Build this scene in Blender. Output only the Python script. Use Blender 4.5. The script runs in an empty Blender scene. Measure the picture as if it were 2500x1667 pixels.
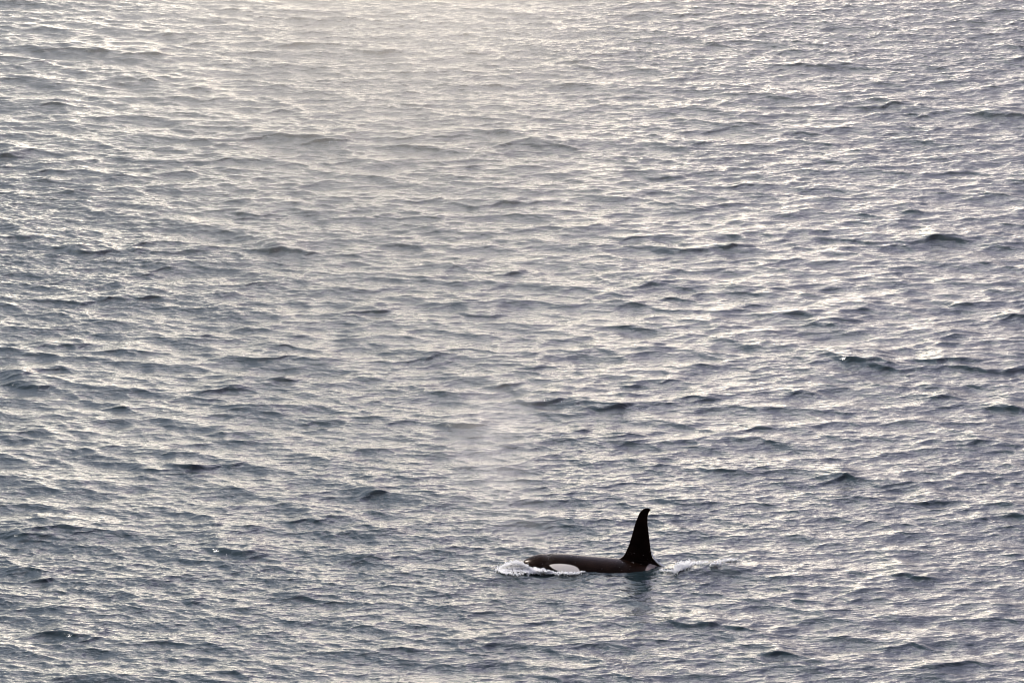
import bpy, bmesh, math, random
import numpy as np
from mathutils import Vector

# ------------------------------------------------------------------ camera, sky, sun, exposure
S = bpy.context.scene
COL = S.collection
R = math.radians
DEP0 = R(13.6)               # depression of the optical axis
FPX = 19475.0                # focal length in photo pixels (photo is 2500 px wide)
SLANT = 205.0                # distance to the orca
DEPO = DEP0 + math.atan((1381 - 833.5) / FPX)
CAM_H = SLANT * math.sin(DEPO)

cd = bpy.data.cameras.new('camera')
cam = bpy.data.objects.new('camera', cd); COL.objects.link(cam)
cam.location = (0, 0, CAM_H)
cam.rotation_euler = (R(90) - DEP0, 0, 0)
cd.sensor_width = 36.0
cd.lens = 36.0 * FPX / 2500.0
cd.clip_start = 1.0; cd.clip_end = 20000.0
S.camera = cam

SUN_EL, SUN_AZ = 34.0, -62.0     # azimuth measured from +Y towards +X
w = bpy.data.worlds.new('World'); S.world = w; w.use_nodes = True
nt = w.node_tree; nt.nodes.clear()
N = nt.nodes.new; Lk = nt.links.new
out = N('ShaderNodeOutputWorld'); bg = N('ShaderNodeBackground')
sky = N('ShaderNodeTexSky'); sky.sky_type = 'NISHITA'; sky.sun_disc = False
sky.sun_elevation = R(SUN_EL); sky.sun_rotation = R(SUN_AZ)
sky.air_density = 1.0; sky.dust_density = 3.0; sky.ozone_density = 1.0
# thin cloud deck: neutral grey veil, brightest straight ahead and low on the horizon
geo = N('ShaderNodeTexCoord')
nrm = N('ShaderNodeVectorMath'); nrm.operation = 'NORMALIZE'; Lk(geo.outputs['Generated'], nrm.inputs[0])
sep = N('ShaderNodeSeparateXYZ'); Lk(nrm.outputs[0], sep.inputs[0])
sd = (math.sin(R(SUN_AZ)) * math.cos(R(SUN_EL)), math.cos(R(SUN_AZ)) * math.cos(R(SUN_EL)), math.sin(R(SUN_EL)))
dot = N('ShaderNodeVectorMath'); dot.operation = 'DOT_PRODUCT'; Lk(nrm.outputs[0], dot.inputs[0]); dot.inputs[1].default_value = (math.sin(R(-0.8)) * .9985, math.cos(R(-0.8)) * .9985, .055)   # bright gap in the clouds ahead
def ramp(pts, src):
    r = N('ShaderNodeValToRGB'); e = r.color_ramp.elements
    while len(e) < len(pts): e.new(0.5)
    for k, (p, c) in enumerate(pts):
        e[k].position = p; e[k].color = (c[0], c[1], c[2], 1)
    if src is not None: Lk(src, r.inputs[0])
    return r
def vmul(a, b=None, s=None):
    m = N('ShaderNodeVectorMath'); m.operation = 'SCALE' if s is not None else 'MULTIPLY'
    Lk(a, m.inputs[0])
    if s is not None:
        m.inputs['Scale'].default_value = s
    else: Lk(b, m.inputs[1])
    return m.outputs[0]
def vadd(a, b):
    m = N('ShaderNodeVectorMath'); m.operation = 'ADD'; Lk(a, m.inputs[0]); Lk(b, m.inputs[1]); return m.outputs[0]
# elevation (sin) -> veil colour
veil = ramp([(0.0, (0.62, 0.545, 0.44)), (0.06, (0.57, 0.51, 0.425)), (0.13, (0.53, 0.49, 0.445)), (0.21, (0.475, 0.455, 0.455)), (0.32, (0.51, 0.515, 0.56)), (0.50, (0.60, 0.62, 0.70)),
             (0.72, (0.54, 0.57, 0.66)), (1.0, (0.40, 0.43, 0.50))], sep.outputs[2])
glow = ramp([(0.965, (0, 0, 0)), (0.988, (0.06, 0.053, 0.042)), (0.995, (0.17, 0.155, 0.125)), (0.9985, (0.50, 0.45, 0.37)), (1.0, (1.0, 0.9, 0.74))], dot.outputs['Value'])
back = ramp([(0.0, (0.30, 0.30, 0.32)), (0.45, (0.45, 0.45, 0.47)), (0.75, (1, 1, 1))], None)
bm_ = N('ShaderNodeMath'); bm_.operation = 'MULTIPLY_ADD'; Lk(sep.outputs[1], bm_.inputs[0]); bm_.inputs[1].default_value = .5; bm_.inputs[2].default_value = .5
Lk(bm_.outputs[0], back.inputs[0])      # the cloud is thicker and darker behind the viewer
sdn = N('ShaderNodeMath'); sdn.operation = 'MULTIPLY_ADD'; Lk(sep.outputs[0], sdn.inputs[0]); sdn.inputs[1].default_value = 2.0; sdn.inputs[2].default_value = .5
sidec = ramp([(.10, (.34, .365, .41)), (.395, (.36, .385, .43)), (.45, (.70, .71, .73)), (.484, (2.1, 1.95, 1.66)), (.52, (1.3, 1.22, 1.14)), (.57, (.76, .71, .80)), (.64, (.44, .415, .51)), (.90, (.36, .35, .42))], sdn.outputs[0])   # added dim, tinted banks in the unseen sky, to darken the view's sides
noi = N('ShaderNodeTexNoise'); noi.inputs['Scale'].default_value = 5.0; noi.inputs['Detail'].default_value = 5.0
mp = N('ShaderNodeMapping'); mp.inputs['Scale'].default_value = (1, 1, 3.0); Lk(nrm.outputs[0], mp.inputs[0]); Lk(mp.outputs[0], noi.inputs['Vector'])
cl = ramp([(0.30, (0.88, 0.88, 0.89)), (0.70, (1.12, 1.12, 1.11))], noi.outputs['Fac'])
VEIL, GLOW = 26.0, 44.0
tot = vadd(vmul(vmul(vmul(veil.outputs[0], cl.outputs[0]), vmul(back.outputs[0], sidec.outputs[0])), s=VEIL), vmul(glow.outputs[0], s=GLOW))
tot = vadd(tot, vmul(sky.outputs[0], s=0.04))
Lk(tot, bg.inputs['Color']); bg.inputs['Strength'].default_value = 0.10
Lk(bg.outputs[0], out.inputs['Surface'])

sl = bpy.data.lights.new('sun', 'SUN'); sl.energy = 5.0; sl.angle = R(12); sl.color = (1.0, 0.93, 0.84)
so = bpy.data.objects.new('sun', sl); COL.objects.link(so)
so.rotation_euler = (-Vector(sd)).to_track_quat('-Z', 'Y').to_euler()

S.view_settings.view_transform = 'Standard'; S.view_settings.look = 'None'
S.view_settings.exposure = 0.76; S.view_settings.gamma = 1.0
S.cycles.volume_step_rate = 1.0; S.cycles.volume_max_steps = 64
S.cycles.use_denoising = True; S.cycles.denoising_prefilter = 'ACCURATE'; S.cycles.filter_width = 1.0; S.cycles.max_bounces = 8; S.cycles.volume_bounces = 4

# ------------------------------------------------------------------ helpers
rng = np.random.default_rng(11)
def ground(px, py):          # photo pixel (2500 wide) -> water plane point; used once to survey positions
    a = DEP0 + math.atan((py - 833.5) / FPX)
    y = CAM_H / math.tan(a)
    x = (px - 1250) / FPX * math.hypot(y, CAM_H) * math.cos(a - DEP0)
    return x, y
def tag(o, label=None, cat=None, group=None, kind=None):
    if label: o['label'] = label
    if cat: o['category'] = cat
    if group: o['group'] = group
    if kind: o['kind'] = kind
    return o
def mesh_obj(name, V, F, mat=None, parent=None, smooth=True):
    V = np.asarray(V, np.float32); F = np.asarray(F, np.int32)
    me = bpy.data.meshes.new(name)
    me.vertices.add(len(V)); me.vertices.foreach_set('co', V.ravel())
    n = F.shape[1]
    me.loops.add(F.size); me.loops.foreach_set('vertex_index', F.ravel())
    me.polygons.add(len(F)); me.polygons.foreach_set('loop_start', np.arange(0, F.size, n, dtype=np.int32))
    me.polygons.foreach_set('use_smooth', np.full(len(F), smooth, bool))
    me.update(calc_edges=True)
    if mat: me.materials.append(mat)
    o = bpy.data.objects.new(name, me); COL.objects.link(o)
    if parent: o.parent = parent
    return o
def material(name):
    m = bpy.data.materials.new(name); m.use_nodes = True
    t = m.node_tree; return m, t, t.nodes['Principled BSDF']
def pchip(xs, ys, x):
    xs = np.asarray(xs, float); ys = np.asarray(ys, float)
    h = np.diff(xs); d = np.diff(ys) / h
    m = np.zeros_like(xs); m[0] = d[0]; m[-1] = d[-1]
    for i in range(1, len(xs) - 1):
        if d[i-1] * d[i] > 0:
            w1 = 2*h[i] + h[i-1]; w2 = h[i] + 2*h[i-1]
            m[i] = (w1 + w2) / (w1/d[i-1] + w2/d[i])
    i = np.clip(np.searchsorted(xs, x) - 1, 0, len(h) - 1)
    t = (x - xs[i]) / h[i]
    return ((1+2*t)*(1-t)**2)*ys[i] + t*(1-t)**2*h[i]*m[i] + t*t*(3-2*t)*ys[i+1] + t*t*(t-1)*h[i]*m[i+1]

OX, OY = ground(1400, 1381)     # where the orca lies
SP = 95.0                       # photo pixels per metre at the orca
CD, SDP = math.cos(DEPO), math.sin(DEPO)

# ------------------------------------------------------------------ water
def wave_tile(L, n, kmin, kmax, peak, rms_slope, wdir, spread, seed, chop):
    r = np.random.default_rng(seed)
    k1 = np.fft.fftfreq(n, 1.0 / n) * 2 * np.pi / L
    kx, ky = np.meshgrid(k1, k1, indexing='ij')
    k = np.hypot(kx, ky); k[0, 0] = 1e-6
    cth = (kx * math.cos(wdir) + ky * math.sin(wdir)) / k
    P = k ** -4.0 * np.exp(-(peak / k) ** 2) * (0.06 + np.abs(cth) ** spread)
    P *= 1 / (1 + np.exp(-(k - kmin) / (0.08 * kmin + 1e-6))) / (1 + np.exp((k - kmax) / (0.06 * kmax)))
    P[0, 0] = 0
    H = (r.standard_normal((n, n)) + 1j * r.standard_normal((n, n))) * np.sqrt(P)
    h = np.fft.ifft2(H).real
    sx = np.fft.ifft2(1j * kx * H).real; sy = np.fft.ifft2(1j * ky * H).real
    sc = rms_slope / math.sqrt((sx**2 + sy**2).mean())
    dx = np.fft.ifft2(-1j * kx / k * H).real * -chop; dy = np.fft.ifft2(-1j * ky / k * H).real * -chop
    return (L, n, [np.float32(a * sc) for a in (h, dx, dy)])
def sample(tile, X, Y):
    L, n, fs = tile
    u = (X / L % 1.0) * n; v = (Y / L % 1.0) * n
    i = np.floor(u).astype(np.int32); j = np.floor(v).astype(np.int32)
    fu = (u - i).astype(np.float32); fv = (v - j).astype(np.float32)
    i %= n; j %= n; i1 = (i + 1) % n; j1 = (j + 1) % n
    res = []
    for f in fs:
        res.append((f[i, j] * (1-fu) + f[i1, j] * fu) * (1-fv) + (f[i, j1] * (1-fu) + f[i1, j1] * fu) * fv)
    return res
WD = R(-97)
big = wave_tile(97.0, 2048, 0.25, 18.0, 1.9, 0.095, WD - R(16), 4.0, 5, 1.7)
big2 = wave_tile(73.0, 2048, 0.4, 18.0, 3.0, 0.080, WD + R(24), 4.5, 31, 1.5)
mid = wave_tile(41.3, 2048, 18.0, 68.0, 0.5, 0.108, WD + R(8), 2.6, 8, 1.0)
gust = wave_tile(190.0, 512, 0.03, 1.2, 0.12, 0.1, R(80), 0.5, 21, 0.0)

def axis(lo, hi, step, far):
    core = np.arange(lo, hi, step); ext = []; s = step; p = 0.0
    while p < far:
        s *= 1.045; p += s; ext.append(p)
    ext = np.array(ext)
    return np.concatenate([(lo - ext)[::-1], core, hi + ext])
ax = axis(-20.5, 20.5, 0.029, 6000.0)
ay = axis(182.0, 280.0, 0.047, 6000.0)
GX, GY = np.meshgrid(ax, ay, indexing='ij')
GX = GX.astype(np.float64); GY = GY.astype(np.float64)
dxs = np.gradient(ax)[:, None]; dys = np.gradient(ay)[None, :]
cell = np.maximum(dxs + 0 * dys, dys + 0 * dxs)
fm = 1 / (1 + (cell / 0.14) ** 4); fb = 1 / (1 + (cell / 1.6) ** 4)
b = [p_ + q_ for p_, q_ in zip(sample(big, GX, GY), sample(big2, GX, GY))]; m = sample(mid, GX, GY); g = sample(gust, GX, GY)[0]
g = g / g.std()
gf = np.clip(1.0 + 0.28 * g, 0.35, 1.7)
# calmer water hugging the animal
rx = (GX - OX - 0.9) / 3.6; ry = (GY - OY + 0.1) / 2.3
calm = np.exp(-(rx**2 + ry**2) ** 1.5)
cb = fb * (1 - 0.15 * calm); cm = fm * gf * (1 + 0.15 * calm)
Z = b[0] * cb + m[0] * cm
PX = GX + b[1] * cb + m[1] * cm
PY = GY + b[2] * cb + m[2] * cm
# surveyed steep crests: photo px (2352-wide view), half length in px, height in m
CRESTS = [(175,118,75,.30),(330,126,60,.22),(850,118,60,.22),(1100,122,30,.14),(700,105,90,.2),(640,318,120,.26),(760,325,45,.2),
 (460,203,20,.16),(630,257,30,.18),(210,578,90,.27),(650,578,70,.30),(400,577,70,.18),(330,566,30,.12),(90,398,40,.18),(25,362,40,.25),(50,548,60,.24),
 (1250,336,80,.22),(1350,155,40,.18),(1520,405,45,.2),(1840,155,90,.18),(2290,268,70,.26),(2140,555,75,.3),(1960,552,60,.2),(1560,575,60,.2),(1690,570,50,.22),
 (2330,137,30,.22),(1170,632,30,.16),(1500,660,60,.2),(1730,672,50,.2),(2100,488,20,.14),(1100,720,60,.24),(860,718,60,.16),(980,827,30,.18),
 (2190,828,70,.30),(1960,834,70,.30),(2050,845,60,.24),(2300,846,60,.28),(2215,850,50,.2),(1250,922,60,.24),(1400,936,60,.24),(1330,930,50,.16),(55,888,50,.3),(40,870,30,.2),(520,898,60,.2),
 (240,690,110,.24),(130,793,45,.2),(300,805,40,.16),(620,825,40,.18),(1150,886,40,.14),(1480,888,50,.14),(2180,918,40,.2),(2330,945,50,.26),(1620,922,30,.16),
 (1230,846,25,.16),(1060,978,50,.24),(740,970,40,.18),(420,1070,40,.24),(530,1074,25,.18),(350,1076,50,.18),(940,1092,35,.16),(850,1140,30,.2),(850,1095,25,.12),
 (520,1270,65,.34),(600,1282,40,.2),(160,1222,75,.28),(60,1232,60,.22),(840,1284,40,.2),(150,1462,60,.3),(200,1470,40,.2),(320,1388,30,.2),(440,1390,20,.16),(1440,1015,30,.16),
 (1720,985,50,.2),(2230,1022,60,.2),(1940,1106,50,.2),(1640,1085,60,.16),(2060,1110,50,.16),(700,1203,60,.16),(2320,1190,70,.26),(2130,1158,50,.2),(1570,1155,50,.14),
 (1640,1440,90,.26),(1590,1434,60,.2),(2090,1325,60,.24),(2290,1428,50,.2),(1120,1488,60,.22),(1840,1382,50,.16),(1000,1370,40,.16),(700,1380,60,.16),(900,1500,60,.16),
 (2120,1490,70,.2),(2200,1530,80,.24),(1300,1560,70,.2),(560,1550,60,.2),(1790,1510,50,.2),(60,1330,60,.18),(480,1205,30,.14),(1330,990,20,.16),(1920,740,50,.16),(2250,700,60,.16),(1780,230,50,.14),(2050,245,70,.18),(1880,330,50,.14),(430,300,50,.14),(120,240,50,.16),(280,185,60,.16),(950,240,40,.14),(1000,460,60,.18),(1150,470,90,.2),(580,490,50,.16),(500,370,50,.12),(2200,400,60,.14),(1950,370,50,.14),(1700,430,50,.14)]
cr = np.random.default_rng(3)
k_ = 2500 / 2352
SMALL = []
for _ in range(420):         # short steep wavelets between the big ones, all over the near sea
    yy = cr.uniform(165, 310); xx = cr.uniform(-27, 27) ; SMALL.append((xx, yy, cr.uniform(.25, .8), cr.uniform(.06, .13)))
for item in [('c',) + c for c in CRESTS] + [('s',) + c for c in SMALL]:
    if item[0] == 'c':
        _, cx, cy, hl, A = item
        x0, y0 = ground(cx * k_, cy * k_)
        d = math.hypot(y0, CAM_H); lx = hl * k_ / FPX * d * 1.0
    else:
        _, x0, y0, lx, A = item
    A *= .45
    a = cr.uniform(-0.10, 0.10); cu = cr.uniform(0.0, 0.10); ph = cr.uniform(0, 6.28, 3)
    i0, i1 = np.searchsorted(ax, [x0 - 2.6*lx - 1, x0 + 2.6*lx + 1]); j0, j1 = np.searchsorted(ay, [y0 - 7, y0 + 10])
    if i1 <= i0 or j1 <= j0: continue
    X = GX[i0:i1, j0:j1] - x0; Y = GY[i0:i1, j0:j1] - y0
    s = Y - a * X + cu * X * X / max(lx, .6) * 0.9 - 0.22 * np.sin(X * 1.7 + ph[0]) - 0.10 * np.sin(X * 4.3 + ph[1]) - 0.04 * np.sin(X * 11 + ph[2])
    wf, wb = 0.12 * (A / .10) ** .6, 1.5 * (A / .12) ** .5
    prof = np.where(s < 0, np.exp(-np.abs(s / wf) ** 1.7), np.exp(-np.abs(s / wb) ** 1.5))
    trough = -0.12 * np.exp(-((s + 1.7) / 1.1) ** 2)
    env = np.exp(-np.abs(X / (lx * 1.15)) ** 2.4) * (0.8 + 0.22 * np.sin(X * 2.6 + ph[2]) + .15 * np.sin(X * 6.1 + ph[0]))
    wgt = 1 - .9 * calm[i0:i1, j0:j1]
    Z[i0:i1, j0:j1] += A * env * (prof + trough) * wgt
    PY[i0:i1, j0:j1] -= 0.15 * A * env * np.exp(-(s / .5) ** 2) * wgt
def bump(px, py, ax_, ay_, A, rot=0.0):
    global Z
    x0, y0 = ground(px, py); c, s_ = math.cos(rot), math.sin(rot)
    i0, i1 = np.searchsorted(ax, [x0 - 6, x0 + 6]); j0, j1 = np.searchsorted(ay, [y0 - 6, y0 + 6])
    X = GX[i0:i1, j0:j1] - x0; Y = GY[i0:i1, j0:j1] - y0
    u = X * c + Y * s_; v = -X * s_ + Y * c
    Z[i0:i1, j0:j1] += A * np.exp(-(u / ax_) ** 2 - (v / ay_) ** 2)
bump(1262, 1392, .95, .62, .05)                 # bow wave pushed up before the snout
bump(1350, 1404, .8, .35, -.05)
bump(1725, 1392, .85, .50, .13, R(20))          # wake hump behind the fin
bump(1790, 1394, .9, .45, .10, R(10))
bump(1650, 1403, .5, .5, .05)
bump(1500, 1401, 1.5, .40, -.055)
nx, ny = GX.shape
V = np.stack([PX, PY, Z], -1).reshape(-1, 3)
idx = np.arange(nx * ny, dtype=np.int32).reshape(nx, ny)
F = np.stack([idx[:-1, :-1], idx[1:, :-1], idx[1:, 1:], idx[:-1, 1:]], -1).reshape(-1, 4)

wm, t, p = material('sea_water')
p.inputs['Base Color'].default_value = (0.010, 0.018, 0.022, 1)
p.inputs['IOR'].default_value = 1.34
p.inputs['Roughness'].default_value = 0.135
tc = t.nodes.new('ShaderNodeTexCoord')
def wnoise(sc, det, vec, rough=.55):
    mp = t.nodes.new('ShaderNodeMapping'); mp.inputs['Scale'].default_value = vec; mp.inputs['Rotation'].default_value = (0, 0, R(-14))
    t.links.new(tc.outputs['Object'], mp.inputs[0])
    n = t.nodes.new('ShaderNodeTexNoise'); n.inputs['Scale'].default_value = sc; n.inputs['Detail'].default_value = det; n.inputs['Roughness'].default_value = rough
    t.links.new(mp.outputs[0], n.inputs['Vector']); return n
n1 = wnoise(7.0, 4.0, (0.55, 1.0, 1.0))
b1 = t.nodes.new('ShaderNodeBump'); b1.inputs['Distance'].default_value = 0.042; b1.inputs['Strength'].default_value = 0.8
t.links.new(n1.outputs['Fac'], b1.inputs['Height'])
t.links.new(b1.outputs[0], p.inputs['Normal'])
water = mesh_obj('water', V, F, wm)
tag(water, kind='structure')

def water_z(x, y):
    i = np.clip(np.searchsorted(ax, x), 1, nx - 1); j = np.clip(np.searchsorted(ay, y), 1, ny - 1)
    return Z[i, j]

# ------------------------------------------------------------------ orca
def ox(px): return (px - 1400) / SP
def lens_loft(Lp, Tp, thick, n=26, plane='xz', z_tip=None):
    """Sections running from a leading-edge curve to a trailing-edge curve, lens shaped across."""
    V, F = [], []
    rings = []
    for (l, tr, th) in zip(Lp, Tp, thick):
        ring = []
        for k in range(n):
            a = 2 * math.pi * k / n
            u = 0.5 - 0.5 * math.cos(a)
            prof = math.sin(a) * (1.0 - 0.45 * u)
            pt = [l[0] + (tr[0]-l[0])*u, l[1] + (tr[1]-l[1])*u, l[2] + (tr[2]-l[2])*u]
            ax_i = 1 if plane == 'xz' else 2
            pt[ax_i] += prof * th
            ring.append(len(V)); V.append(pt)
        rings.append(ring)
    for r0, r1 in zip(rings, rings[1:]):
        for k in range(n): F.append((r0[k], r0[(k+1) % n], r1[(k+1) % n], r1[k]))
    return V, F, rings
parts = []
# body rings: px, ridge row, radius (half height), width factor
ST = [(1278,1371.0,.015,1.0),(1279.5,1368.2,.07,1.1),(1284,1364.6,.135,1.1),(1291,1360.3,.21,1.1),(1300,1356.4,.285,1.08),(1312,1353,.36,1.05),(1325,1350.8,.43,1.0),(1337,1351.0,.48,1.0),
      (1351,1349.7,.53,1.0),(1378,1350.6,.62,1.0),(1417,1354,.69,1.0),(1457,1357.2,.74,1.0),(1496,1360.4,.76,1.0),(1530,1363.3,.76,1.0),(1560,1366.5,.74,1.0),
      (1588,1371,.71,.97),(1608,1377.5,.67,.95),(1630,1388,.62,.9),(1680,1408,.52,.8),(1750,1436,.38,.66),(1820,1462,.24,.5),(1870,1480,.15,.45),(1900,1490,.10,.5)]
st = np.array(ST)
xs = np.concatenate([np.linspace(1278, 1300, 24), np.linspace(1302, 1900, 180)])
row = pchip(st[:,0], st[:,1], xs); rad = pchip(st[:,0], st[:,2], xs); wf = pchip(st[:,0], st[:,3], xs)
V, F = [], []; n = 72
for q, (x, r_, a_, f_) in enumerate(zip(xs, row, rad, wf)):
    v = (1381 - r_) / SP; bb = a_ * f_
    zc = (v - math.sqrt((a_ * CD) ** 2 + (bb * SDP) ** 2)) / CD
    for k in range(n):
        th = 2 * math.pi * k / n
        V.append((ox(x), bb * math.cos(th), zc + a_ * math.sin(th)))
for q in range(len(xs) - 1):
    for k in range(n):
        F.append((q*n+k, q*n+(k+1) % n, (q+1)*n+(k+1) % n, (q+1)*n+k))
body_caps = [list(range(n))[::-1], [(len(xs)-1)*n + k for k in range(n)]]
parts.append((V, F, body_caps))
def zz(row_): return (1381 - row_) / (SP * CD)
LE = [(1490,1420),(1502,1385),(1511,1365),(1519,1358.5),(1524,1353),(1529,1342.5),(1535,1328.4),(1540,1311.8),(1544.4,1296.5),(1549.5,1277.4),(1554,1266),(1559.7,1253),(1566.7,1244.2),(1573.8,1240),(1580,1239.8),(1585.5,1241.2),(1589.6,1243.6)]
TE = [(1640,1420),(1622,1387),(1605,1374),(1595.5,1363.5),(1591.8,1355),(1589.2,1342),(1587.0,1324),(1584.6,1306),(1582.6,1290),(1581.2,1274),(1581.4,1264),(1582.6,1256),(1584.4,1251.2),(1586.2,1248.2),(1587.8,1246.2),(1589,1245),(1590,1244.2)]
def dens(P, m=60):
    P = np.array(P, float); tt = np.arange(len(P)); q = np.linspace(0, len(P)-1, m)
    return np.stack([pchip(tt, P[:,0], q), pchip(tt, P[:,1], q)], 1)
LD, TD = dens(LE), dens(TE)
th = []
for l, tr in zip(LD, TD):
    c = math.hypot(*(tr - l)) / SP; th.append(min(0.085 * c + 0.008, 0.13) * 0.8)
Lp = [(ox(a), 0, zz(b_)) for a, b_ in LD]; Tp = [(ox(a), 0, zz(b_)) for a, b_ in TD]
V, F, rg = lens_loft(Lp, Tp, th)
parts.append((V, F, [rg[0][::-1], rg[-1]]))
# pectoral fins and flukes, under water
for s in (-1, 1):
    L2 = [(ox(1400)+.25*q, s*(.45+1.25*q), -.95-.55*q) for q in np.linspace(0, 1, 16)]
    T2 = [(ox(1400)+.25*q+.62*math.sqrt(max(1e-4, 1-q**3)), s*(.45+1.25*q), -.95-.55*q) for q in np.linspace(0, 1, 16)]
    V, F, rg = lens_loft(L2, T2, [.06]*16, plane='xy'); parts.append((V, F, [rg[0][::-1], rg[-1]]))
    zt = -1.25
    L3 = [(ox(1862)+.55*q**1.4, s*(1.15*q), zt) for q in np.linspace(0, 1, 16)]
    T3 = [(ox(1925)+.12*q - .0*q, s*(1.15*q), zt) for q in np.linspace(0, 1, 16)]
    V, F, rg = lens_loft(L3, T3, list(np.linspace(.06, .015, 16)), plane='xy'); parts.append((V, F, [rg[0][::-1], rg[-1]]))
bm = bmesh.new()
for V, F, caps in parts:
    vs = [bm.verts.new(v) for v in V]
    for f in list(F) + list(caps): bm.faces.new([vs[i] for i in f])
bmesh.ops.recalc_face_normals(bm, faces=bm.faces)
me = bpy.data.meshes.new('orca'); bm.to_mesh(me); bm.free()
tmp = bpy.data.objects.new('orca', me); COL.objects.link(tmp)
rm = tmp.modifiers.new('r', 'REMESH'); rm.mode = 'VOXEL'; rm.voxel_size = 0.0135; rm.adaptivity = 0
sm = tmp.modifiers.new('s', 'SMOOTH'); sm.factor = 0.5; sm.iterations = 12
dg = bpy.context.evaluated_depsgraph_get()
me2 = bpy.data.meshes.new_from_object(tmp.evaluated_get(dg)); me2.name = 'orca'
bpy.data.objects.remove(tmp); bpy.data.meshes.remove(me)
nv = len(me2.vertices); co = np.empty(nv * 3, np.float32); me2.vertices.foreach_get('co', co); co = co.reshape(-1, 3)
# blowhole dent + slight crease of the neck behind it
bx = ox(1340)
dd = ((co[:,0]-bx)/.055)**2 + ((co[:,1])/.07)**2
co[:,2] -= np.where(co[:,2] > 0, 0.028*np.exp(-dd) + 0.010*np.exp(-((co[:,0]-bx)/.12)**2-(co[:,1]/.3)**2), 0)
me2.vertices.foreach_set('co', co.ravel())
me2.polygons.foreach_set('use_smooth', np.ones(len(me2.polygons), bool))
# markings live on the skin: flattened side-view coordinates, mirrored left/right
ux = co[:,0]*SP + 1400; uy = 1381 - SP*(co[:,2]*CD - np.abs(co[:,1])*SDP)
def sdist(poly):
    P = np.array(poly, float); Q = np.roll(P, -1, 0); best = np.full(nv, 1e9); ins = np.zeros(nv, bool)
    for (x1, y1), (x2, y2) in zip(P, Q):
        ex, ey = x2-x1, y2-y1
        tt = np.clip(((ux-x1)*ex + (uy-y1)*ey)/(ex*ex+ey*ey), 0, 1)
        best = np.minimum(best, np.hypot(ux-x1-tt*ex, uy-y1-tt*ey))
        c = ((y1 > uy) != (y2 > uy)) & (ux < (x2-x1)*(uy-y1)/(y2-y1+1e-9)+x1); ins ^= c
    return np.where(ins, best, -best)
eye = sdist([(1340.5,1379.5),(1345,1377.3),(1353,1376.0),(1366,1375.5),(1380,1376.3),(1392,1378),(1402,1380.8),(1409,1384.5),(1413,1389),(1415.5,1394),(1412,1399),(1400,1401),(1385,1399),(1368,1395),(1356,1390.5),(1348,1386)])
sad = sdist([(1573,1400),(1575,1390),(1579,1382),(1584,1376.5),(1591,1373.8),(1597,1374),(1602,1377),(1612,1384),(1632,1394),(1640,1402)])
chin = sdist([(1270,1395),(1300,1400),(1350,1408),(1440,1430),(1600,1440),(1700,1460),(1700,1600),(1200,1600)])
sstep = lambda v, a, b_: np.clip((v-a)/(b_-a), 0, 1)
white = np.maximum(sstep(eye, -.7, .9), sstep(chin, -2, 2))
side = co[:,2] > -1.5
saddle = sstep(sad, -1.0, 2.0) * (0.55 + 0.45*np.clip((1625-ux)/30, 0, 1)) * (np.abs(co[:,1]) > .1)
finp = sdist([(1500,1358),(1508,1363),(1522,1366),(1540,1371),(1560,1374),(1578,1374.5),(1592,1371),(1605,1372),(1640,1390),(1640,1200),(1500,1200)])
fin = sstep(finp, -2, 2)
for nm, arr in (('white_mask', white), ('saddle_mask', saddle), ('fin_mask', fin)):
    at = me2.attributes.new(nm, 'FLOAT', 'POINT'); at.data.foreach_set('value', arr.astype(np.float32))
om, t, p = material('orca_skin')
def attr(nm):
    a = t.nodes.new('ShaderNodeAttribute'); a.attribute_name = nm; return a.outputs['Fac']
def mix(fac, c1, c2):
    m_ = t.nodes.new('ShaderNodeMix'); m_.data_type = 'RGBA'
    t.links.new(fac, m_.inputs['Factor'])
    for v, i in ((c1, 'A'), (c2, 'B')):
        s_ = [q for q in m_.inputs if q.name == i and q.type == 'RGBA'][0]
        if isinstance(v, tuple): s_.default_value = (*v, 1)
        else: t.links.new(v, s_)
    return [q for q in m_.outputs if q.type == 'RGBA'][0]
def skn(sc, det, lo, hi):
    tc_ = t.nodes.new('ShaderNodeTexCoord'); n_ = t.nodes.new('ShaderNodeTexNoise'); n_.inputs['Scale'].default_value = sc; n_.inputs['Detail'].default_value = det
    t.links.new(tc_.outputs['Object'], n_.inputs['Vector']); m_ = t.nodes.new('ShaderNodeMapRange')
    m_.inputs[1].default_value = lo; m_.inputs[2].default_value = hi; t.links.new(n_.outputs['Fac'], m_.inputs[0]); return m_.outputs[0]
dark = mix(skn(3, 5, .4, .7), (.0045, .0022, .0016), (.013, .0066, .0048))
grey = mix(skn(14, 6, .3, .7), (.27, .21, .19), (.40, .33, .30))
c = mix(attr('saddle_mask'), dark, grey)
c = mix(attr('white_mask'), c, (.74, .68, .61))
t.links.new(c, p.inputs['Base Color'])
p.inputs['Roughness'].default_value = 0.26
sp_ = t.nodes.new('ShaderNodeMapRange'); sp_.inputs[3].default_value = .07; sp_.inputs[4].default_value = .03; p.inputs['Specular Tint'].default_value = (1, .76, .64, 1)
t.links.new(attr('fin_mask'), sp_.inputs[0]); t.links.new(sp_.outputs[0], p.inputs['Specular IOR Level'])
bu = t.nodes.new('ShaderNodeBump'); bu.inputs['Distance'].default_value = .006; bu.inputs['Strength'].default_value = .5
t.links.new(skn(22, 4, 0, 1), bu.inputs['Height']); t.links.new(bu.outputs[0], p.inputs['Normal'])
me2.materials.clear(); me2.materials.append(om)
orca = bpy.data.objects.new('orca', me2); COL.objects.link(orca); orca.location = (OX, OY, 0)
tag(orca, 'black orca with tall dorsal fin and white eye patch swimming left at the surface', 'orca')
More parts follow.
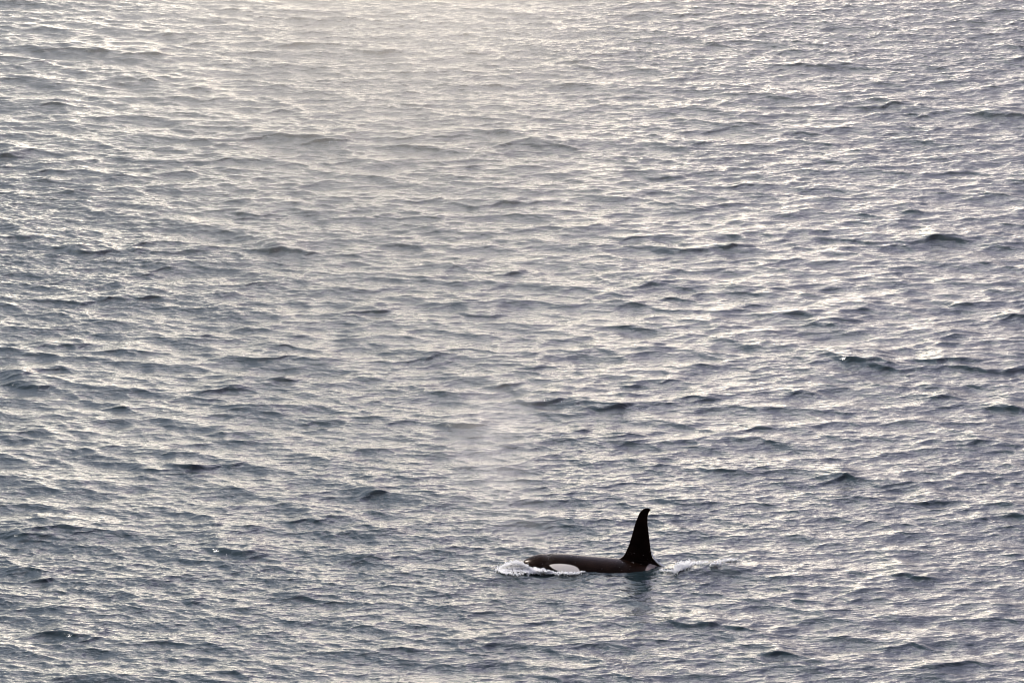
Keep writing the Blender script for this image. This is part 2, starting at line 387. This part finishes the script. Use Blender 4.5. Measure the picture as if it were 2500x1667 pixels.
# blowhole flap and eyes
bmat, t2, p2 = material('wet_black'); p2.inputs['Base Color'].default_value = (.002, .002, .002, 1); p2.inputs['Roughness'].default_value = .6; p2.inputs['Specular IOR Level'].default_value = .1
def ellipsoid(name, c, r, mat, parent, seg=20):
    b_ = bmesh.new(); bmesh.ops.create_uvsphere(b_, u_segments=seg, v_segments=seg//2, radius=1)
    for v in b_.verts: v.co = Vector((c[0]+v.co.x*r[0], c[1]+v.co.y*r[1], c[2]+v.co.z*r[2]))
    for f in b_.faces: f.smooth = True
    m_ = bpy.data.meshes.new(name); b_.to_mesh(m_); b_.free(); m_.materials.append(mat)
    o = bpy.data.objects.new(name, m_); COL.objects.link(o); o.parent = parent; return o
near = (np.abs(co[:,0]-bx) < .03) & (np.abs(co[:,1]) < .03) & (co[:,2] > 0)
zb = float(co[near, 2].max()) if near.any() else .25
ellipsoid('blowhole', (bx, 0.0, zb + .006), (.050, .065, .016), bmat, orca)
for s in (-1, 1): ellipsoid('eye', (ox(1334), s*.475, -.13), (.03, .02, .022), bmat, orca)

# ------------------------------------------------------------------ foam, spray and wake
fmat, t, p = material('foam')
p.inputs['Base Color'].default_value = (.97, .97, .97, 1); p.inputs['Roughness'].default_value = .35
p.inputs['Subsurface Weight'].default_value = 0.0
tr_ = t.nodes.new('ShaderNodeBsdfTranslucent'); tr_.inputs['Color'].default_value = (.9, .9, .9, 1)
ms = t.nodes.new('ShaderNodeMixShader'); ms.inputs[0].default_value = .30
t.links.new(p.outputs[0], ms.inputs[1]); t.links.new(tr_.outputs[0], ms.inputs[2])
t.links.new(ms.outputs[0], t.nodes['Material Output'].inputs['Surface'])
b_ = bmesh.new(); bmesh.ops.create_icosphere(b_, subdivisions=1, radius=1)
ICV = np.array([v.co[:] for v in b_.verts]); ICF = np.array([[v.index for v in f.verts] for f in b_.faces]); b_.free()
def blobs(P, Rr, jitter=.3, stretch=None):
    P = np.asarray(P); Rr = np.asarray(Rr); m_ = len(P)
    V = ICV[None] * (1 + jitter * rng.uniform(-1, 1, (m_, len(ICV), 1)))
    sc = Rr[:, None] * rng.uniform(.6, 1.5, (m_, 3))
    V = V * sc[:, None, :]
    if stretch is not None:
        D = stretch + rng.normal(0, .55, (m_, 3)); D /= np.linalg.norm(D, axis=1, keepdims=True)
        V = V + np.einsum('nij,nj->ni', V, D)[..., None] * D[:, None, :] * rng.uniform(0, 1.1, (m_, 1, 1))
    V = V + P[:, None, :]
    F = ICF[None] + (np.arange(m_) * len(ICV))[:, None, None]
    return V.reshape(-1, 3), F.reshape(-1, 3)
def lp(px, row_, y):      # point at photo column/row for a given depth offset y from the animal's axis
    return OX + ox(px), OY + y, (1381 - row_) / (SP*CD) + 0 - y * SDP / CD
def lumpy(seed, m_):      # clumping weights
    return np.random.default_rng(seed)
# bow splash: outline (px: top row, bottom row)
JG = np.random.default_rng(9).normal(0, 1, (3, 240))
def jag(q, px): return float(np.interp((px - 1200) * .9, np.arange(240), JG[q]))
TOPR = [(1205,1396),(1215,1391),(1225,1385.5),(1235,1379),(1247,1375),(1262,1373),(1272,1376),(1282,1381),(1300,1384.5),(1318,1386),(1330,1388),(1342,1392),(1352,1395.5),(1365,1396),(1385,1396.5),(1400,1396.5),(1415,1395.5),(1428,1393)]
BOTR = [(1205,1397),(1215,1394),(1225,1398),(1240,1401),(1258,1402),(1280,1400),(1300,1399.5),(1325,1400.5),(1350,1399.5),(1375,1401),(1400,1401),(1415,1399),(1428,1395)]
tx = np.array(TOPR, float); bx_ = np.array(BOTR, float)
P, Q = [], []
cl_rng = np.random.default_rng(77)
clx = cl_rng.uniform(1212, 1425, 420); clu = cl_rng.uniform(0, 1, 420); cld = cl_rng.normal(0, .16, 420)
while len(P) < 11000:
    i = cl_rng.integers(0, 420); px = clx[i] + cl_rng.normal(0, 1.8)
    if not 1206 < px < 1427: continue
    u = clu[i] + cl_rng.normal(0, .06)
    thin = 1.0 if px < 1350 else .26
    if px > 1350: u += cl_rng.normal(0, .35)
    thin *= min(1, max(0, (px - 1206) / 34)) * min(1, .35 + max(u, 0) * 3)
    if cl_rng.random() > thin: continue
    if u < -.35 or (u > 1.02 and cl_rng.random() > .25): continue
    T_ = np.interp(px, tx[:,0], tx[:,1]) - (2.6 if px < 1275 else 1.3) * jag(0, px)
    B_ = np.interp(px, bx_[:,0], bx_[:,1]) + 1.9 * jag(1, px)
    r_ = B_ + (T_ - B_) * u
    hole = math.sin(px * .62 + r_ * .45 + 1.3 * math.sin(r_ * .7)) + math.sin(px * .27 - r_ * .8 + 2 * math.sin(px * .19)) + .6 * math.sin(px * 1.7 + r_ * 1.2)
    if hole < -.35 and cl_rng.random() < .8: continue
    yb = np.interp(px, [1205, 1270, 1300, 1340, 1400, 1430], [-.25, -.32, -.50, -.62, -.72, -.66])
    hgt = (1381 - r_) / (SP * CD); yp = hgt * CD / SDP
    for _k in range(3):                          # stay in front of the water surface
        zw = float(water_z(np.array([OX + ox(px)]), np.array([OY + yp]))[0]); yp = (hgt - zw - .015) * CD / SDP
    y = min(yb + .22 * u + cld[i], yp) + cl_rng.normal(0, .02)
    P.append(lp(px, r_, y)); Q.append(cl_rng.uniform(.004, .0115) * (1.0 if u < .9 else .7))
# fingers of thrown water
for _ in range(150):
    px = cl_rng.uniform(1212, 1300); T_ = np.interp(px, tx[:,0], tx[:,1]) + 2; ln = cl_rng.uniform(2, 8) * (1 if px < 1272 else .4); sl_ = cl_rng.uniform(-1.1, .1); y = cl_rng.uniform(-.55, -.2)
    for q in np.linspace(0, 1, 14):
        P.append(lp(px + sl_ * ln * q, T_ - ln * q + 2 * q * q, y)); Q.append(.014 * (1.05 - q) * cl_rng.uniform(.6, 1.1))
# flung droplets
for _ in range(2600):
    px = cl_rng.uniform(1203, 1290); T_ = np.interp(px, tx[:,0], tx[:,1])
    P.append(lp(px, T_ - cl_rng.normal(.3, 2.2), cl_rng.uniform(-.7, -.2))); Q.append(cl_rng.uniform(.004, .009))
for _ in range(500):
    px = cl_rng.normal(1222, 10); P.append(lp(px, 1392 + cl_rng.normal(0, 5), -.3)); Q.append(cl_rng.uniform(.005, .012))
V, F = blobs(P, Q, .3, np.array([-.35, 0, .75]))
o = mesh_obj('splash_foam', V, F, fmat, smooth=False)
tag(o, 'white foaming bow splash in front of and beneath the orca head', 'splash', kind='stuff')
# wake: sheet of spray running off the back behind the fin, then curling foam on the wake hump
P, Q = [], []
SPR = np.array([(1590.5,1350,0),(1592.5,1356,0),(1596,1362,0),(1603,1370.5,0),(1615,1380,-.02),(1628,1387,-.05),(1640,1391,-.1),(1655,1394,-.15)], float)
for _ in range(1500):
    q = cl_rng.uniform(0, 1) ** .8 * (len(SPR) - 1); i = min(int(q), len(SPR) - 2); a_ = SPR[i] + (SPR[i+1]-SPR[i]) * (q - i)
    wd = .5 + 1.0 * q / 7
    P.append(lp(a_[0] + abs(cl_rng.normal(0, wd)) + .3, a_[1] - abs(cl_rng.normal(0, wd * .8)) + 1.0, a_[2] + cl_rng.normal(0, .05))); Q.append(cl_rng.uniform(.005, .012))
WK = [((1646,1392),(1665,1380),4.0,1500),((1665,1380),(1685,1374.5),2.6,1000),((1655,1392),(1690,1378),1.5,500),((1685,1376),(1728,1374),1.3,450),((1734,1379),(1760,1373),2.0,900),((1760,1372),(1785,1366),1.0,300),((1612,1392),(1650,1396),.8,200),((1762,1371),(1800,1366),.9,260)]
for (p0, p1, wd, cnt) in WK:
    for _ in range(int(cnt * 2.4)):
        q = cl_rng.uniform(); px = p0[0] + (p1[0]-p0[0])*q + cl_rng.normal(0, 1.5); r_ = p0[1] + (p1[1]-p0[1])*q + cl_rng.normal(0, wd)
        if math.sin(px*.9 + r_*.5) + math.sin(px*.37 - r_*1.1) + .6*math.sin(px*1.9+r_*1.7) < -.5: continue
        # drop onto the water along the sight line
        gx, gy = ground(px, r_)
        for _k in range(3):
            z_ = float(water_z(np.array([gx]), np.array([gy]))[0]) + .02
            gx, gy0 = ground(px, r_); gy = gy0 - z_ / math.tan(DEPO)
        P.append((gx, gy, z_ + abs(cl_rng.normal(0, .02)))); Q.append(cl_rng.uniform(.0045, .011))
V, F = blobs(P, Q, .3)
o = mesh_obj('wake_foam', V, F, fmat, smooth=False)
tag(o, 'thin white foam trailing off the back and curling on the wake behind the fin', 'foam', kind='stuff')
# scattered water beads on the wet skin
from mathutils.bvhtree import BVHTree
P, Q = [], []
sel = np.where((co[:,1] < 0) & (co[:,2] > .0) & (co[:,0] > ox(1300)) & (co[:,0] < ox(1620)) & (co[:,2] < .75))[0]
wts = np.where(co[sel,0] > ox(1510), 3.0, 1.0); wts = wts * np.exp(-np.clip(co[sel,2]-.3, 0, None)*5); wts /= wts.sum()
for i in cl_rng.choice(sel, 34, p=wts):
    P.append((OX+co[i,0], OY+co[i,1], co[i,2])); Q.append(cl_rng.uniform(.0025, .006))
V, F = blobs(P, Q, .1)
V[:,0] -= OX; V[:,1] -= OY
o = mesh_obj('water_droplets', V, F, fmat, orca, smooth=True)
tag(o, kind='stuff')
# flecks of white on a few breaking crests
P, Q = [], []
for (cx, cy, hl, cnt) in [(1258,921,14,110),(1275,922,10,60),(522,1272,14,70),(1470,938,30,80),(1683,104,12,90),(760,327,18,90),(1400,934,40,60),(1150,720,16,40),(940,1092,14,30),(1290,1000,6,20)]:
    for _ in range(cnt // 6):
        px = cx*k_ + cl_rng.normal(0, hl*.5*k_); r_ = cy*k_ + cl_rng.normal(0, 1.0)
        gx, gy = ground(px, r_)
        for _k in range(4):
            z_ = float(water_z(np.array([gx]), np.array([gy]))[0]) + .01
            gy = ground(px, r_)[1] - z_ / math.tan(DEPO)
        P.append((gx, gy, z_ + .01)); Q.append(cl_rng.uniform(.003, .007))
V, F = blobs(P, Q, .3)
o = mesh_obj('crest_foam', V, F, fmat, smooth=False)
tag(o, 'tiny white flecks of foam scattered on a few dark wave crests', 'foam', kind='stuff')

# ------------------------------------------------------------------ drifting mist
def mist(name, label, cat, spec, dens_, box, nscale, aniso=.35, nlo=.35, col=(.97, .93, .88)):
    (x0, x1, y0, y1, z0, z1) = box
    V = [(x, y, z) for z in (z0, z1) for (x, y) in ((x0, y0), (x1, y0), (x1, y1), (x0, y1))]
    F = [(0,3,2,1),(4,5,6,7),(0,1,5,4),(1,2,6,5),(2,3,7,6),(3,0,4,7)]
    m_ = bpy.data.materials.new(name); m_.use_nodes = True; t = m_.node_tree; t.nodes.clear()
    n_ = t.nodes.new; l_ = t.links.new
    out = n_('ShaderNodeOutputMaterial'); pv = n_('ShaderNodeVolumePrincipled'); l_(pv.outputs[0], out.inputs['Volume'])
    pv.inputs['Color'].default_value = (*col, 1); pv.inputs['Anisotropy'].default_value = aniso
    tc = n_('ShaderNodeTexCoord')
    acc = None
    for (c, r, amp) in spec:       # soft ellipsoids in object space
        s1 = n_('ShaderNodeVectorMath'); s1.operation = 'SUBTRACT'; l_(tc.outputs['Object'], s1.inputs[0]); s1.inputs[1].default_value = c
        s2 = n_('ShaderNodeVectorMath'); s2.operation = 'DIVIDE'; l_(s1.outputs[0], s2.inputs[0]); s2.inputs[1].default_value = r
        d = n_('ShaderNodeVectorMath'); d.operation = 'DOT_PRODUCT'; l_(s2.outputs[0], d.inputs[0]); l_(s2.outputs[0], d.inputs[1])
        e = n_('ShaderNodeMath'); e.operation = 'MULTIPLY'; l_(d.outputs['Value'], e.inputs[0]); e.inputs[1].default_value = -1.0
        x = n_('ShaderNodeMath'); x.operation = 'EXPONENT'; l_(e.outputs[0], x.inputs[0])
        y = n_('ShaderNodeMath'); y.operation = 'MULTIPLY_ADD'; l_(x.outputs[0], y.inputs[0]); y.inputs[1].default_value = amp
        if acc is not None: l_(acc, y.inputs[2])
        else: y.inputs[2].default_value = 0.0
        acc = y.outputs[0]
    no = n_('ShaderNodeTexNoise'); no.inputs['Scale'].default_value = nscale; no.inputs['Detail'].default_value = 2.0
    l_(tc.outputs['Object'], no.inputs['Vector'])
    mr = n_('ShaderNodeMapRange'); mr.inputs[1].default_value = .38; mr.inputs[2].default_value = .68; mr.inputs[3].default_value = nlo; mr.inputs[4].default_value = 1.45
    l_(no.outputs['Fac'], mr.inputs[0])
    a = n_('ShaderNodeMath'); a.operation = 'MULTIPLY'; l_(acc, a.inputs[0]); l_(mr.outputs[0], a.inputs[1])
    b2 = n_('ShaderNodeMath'); b2.operation = 'MULTIPLY'; l_(a.outputs[0], b2.inputs[0]); b2.inputs[1].default_value = dens_
    l_(b2.outputs[0], pv.inputs['Density'])
    m_.cycles.volume_sampling = 'MULTIPLE_IMPORTANCE'
    bm = bmesh.new(); vs = [bm.verts.new(v) for v in V]
    for f in F: bm.faces.new([vs[i] for i in f])
    me = bpy.data.meshes.new(name); bm.to_mesh(me); bm.free(); me.materials.append(m_)
    o = bpy.data.objects.new(name, me); COL.objects.link(o)
    return tag(o, label, cat, kind='stuff')
gx, gy = ground(1185, 1190)
SPECB = []
for (px, r_, y, rx_, rz_, a_) in [(1335,1335,0,.15,.25,.5),(1300,1300,.3,.45,.5,.5),(1240,1240,.6,.8,.7,.7),(1195,1160,.8,.9,.8,.9),(1190,1080,1,1.0,.9,1.1),(1210,1015,1.1,.9,.8,1.0)]:
    x_, y_, z_ = lp(px, r_, y); SPECB.append(((x_, y_, z_), (rx_, .8, rz_), a_))
mist('breath_mist', 'faint pale plume of exhaled mist drifting up left of the orca head', 'mist', SPECB, .12, (OX-4.6, OX+.6, OY-2, OY+4, .0, 6.0), 1.6)

mist('sea_mist', 'pale bank of mist drifting low over the far water at the top of the picture', 'mist',
     [((-4.2, 283, 2), (8.6, 22, 9), .85), ((-4.2, 254, 1), (8, 16, 4.5), .42), ((-3.2, 228, 1), (6, 16, 2.2), .14), ((12, 285, 2), (7, 20, 7), .14), ((-2, 275, 1), (34, 40, 5), .12)],
     .029, (-34, 34, 196, 330, -.5, 20),   .16, .35, .65, (1.0, .95, .86))
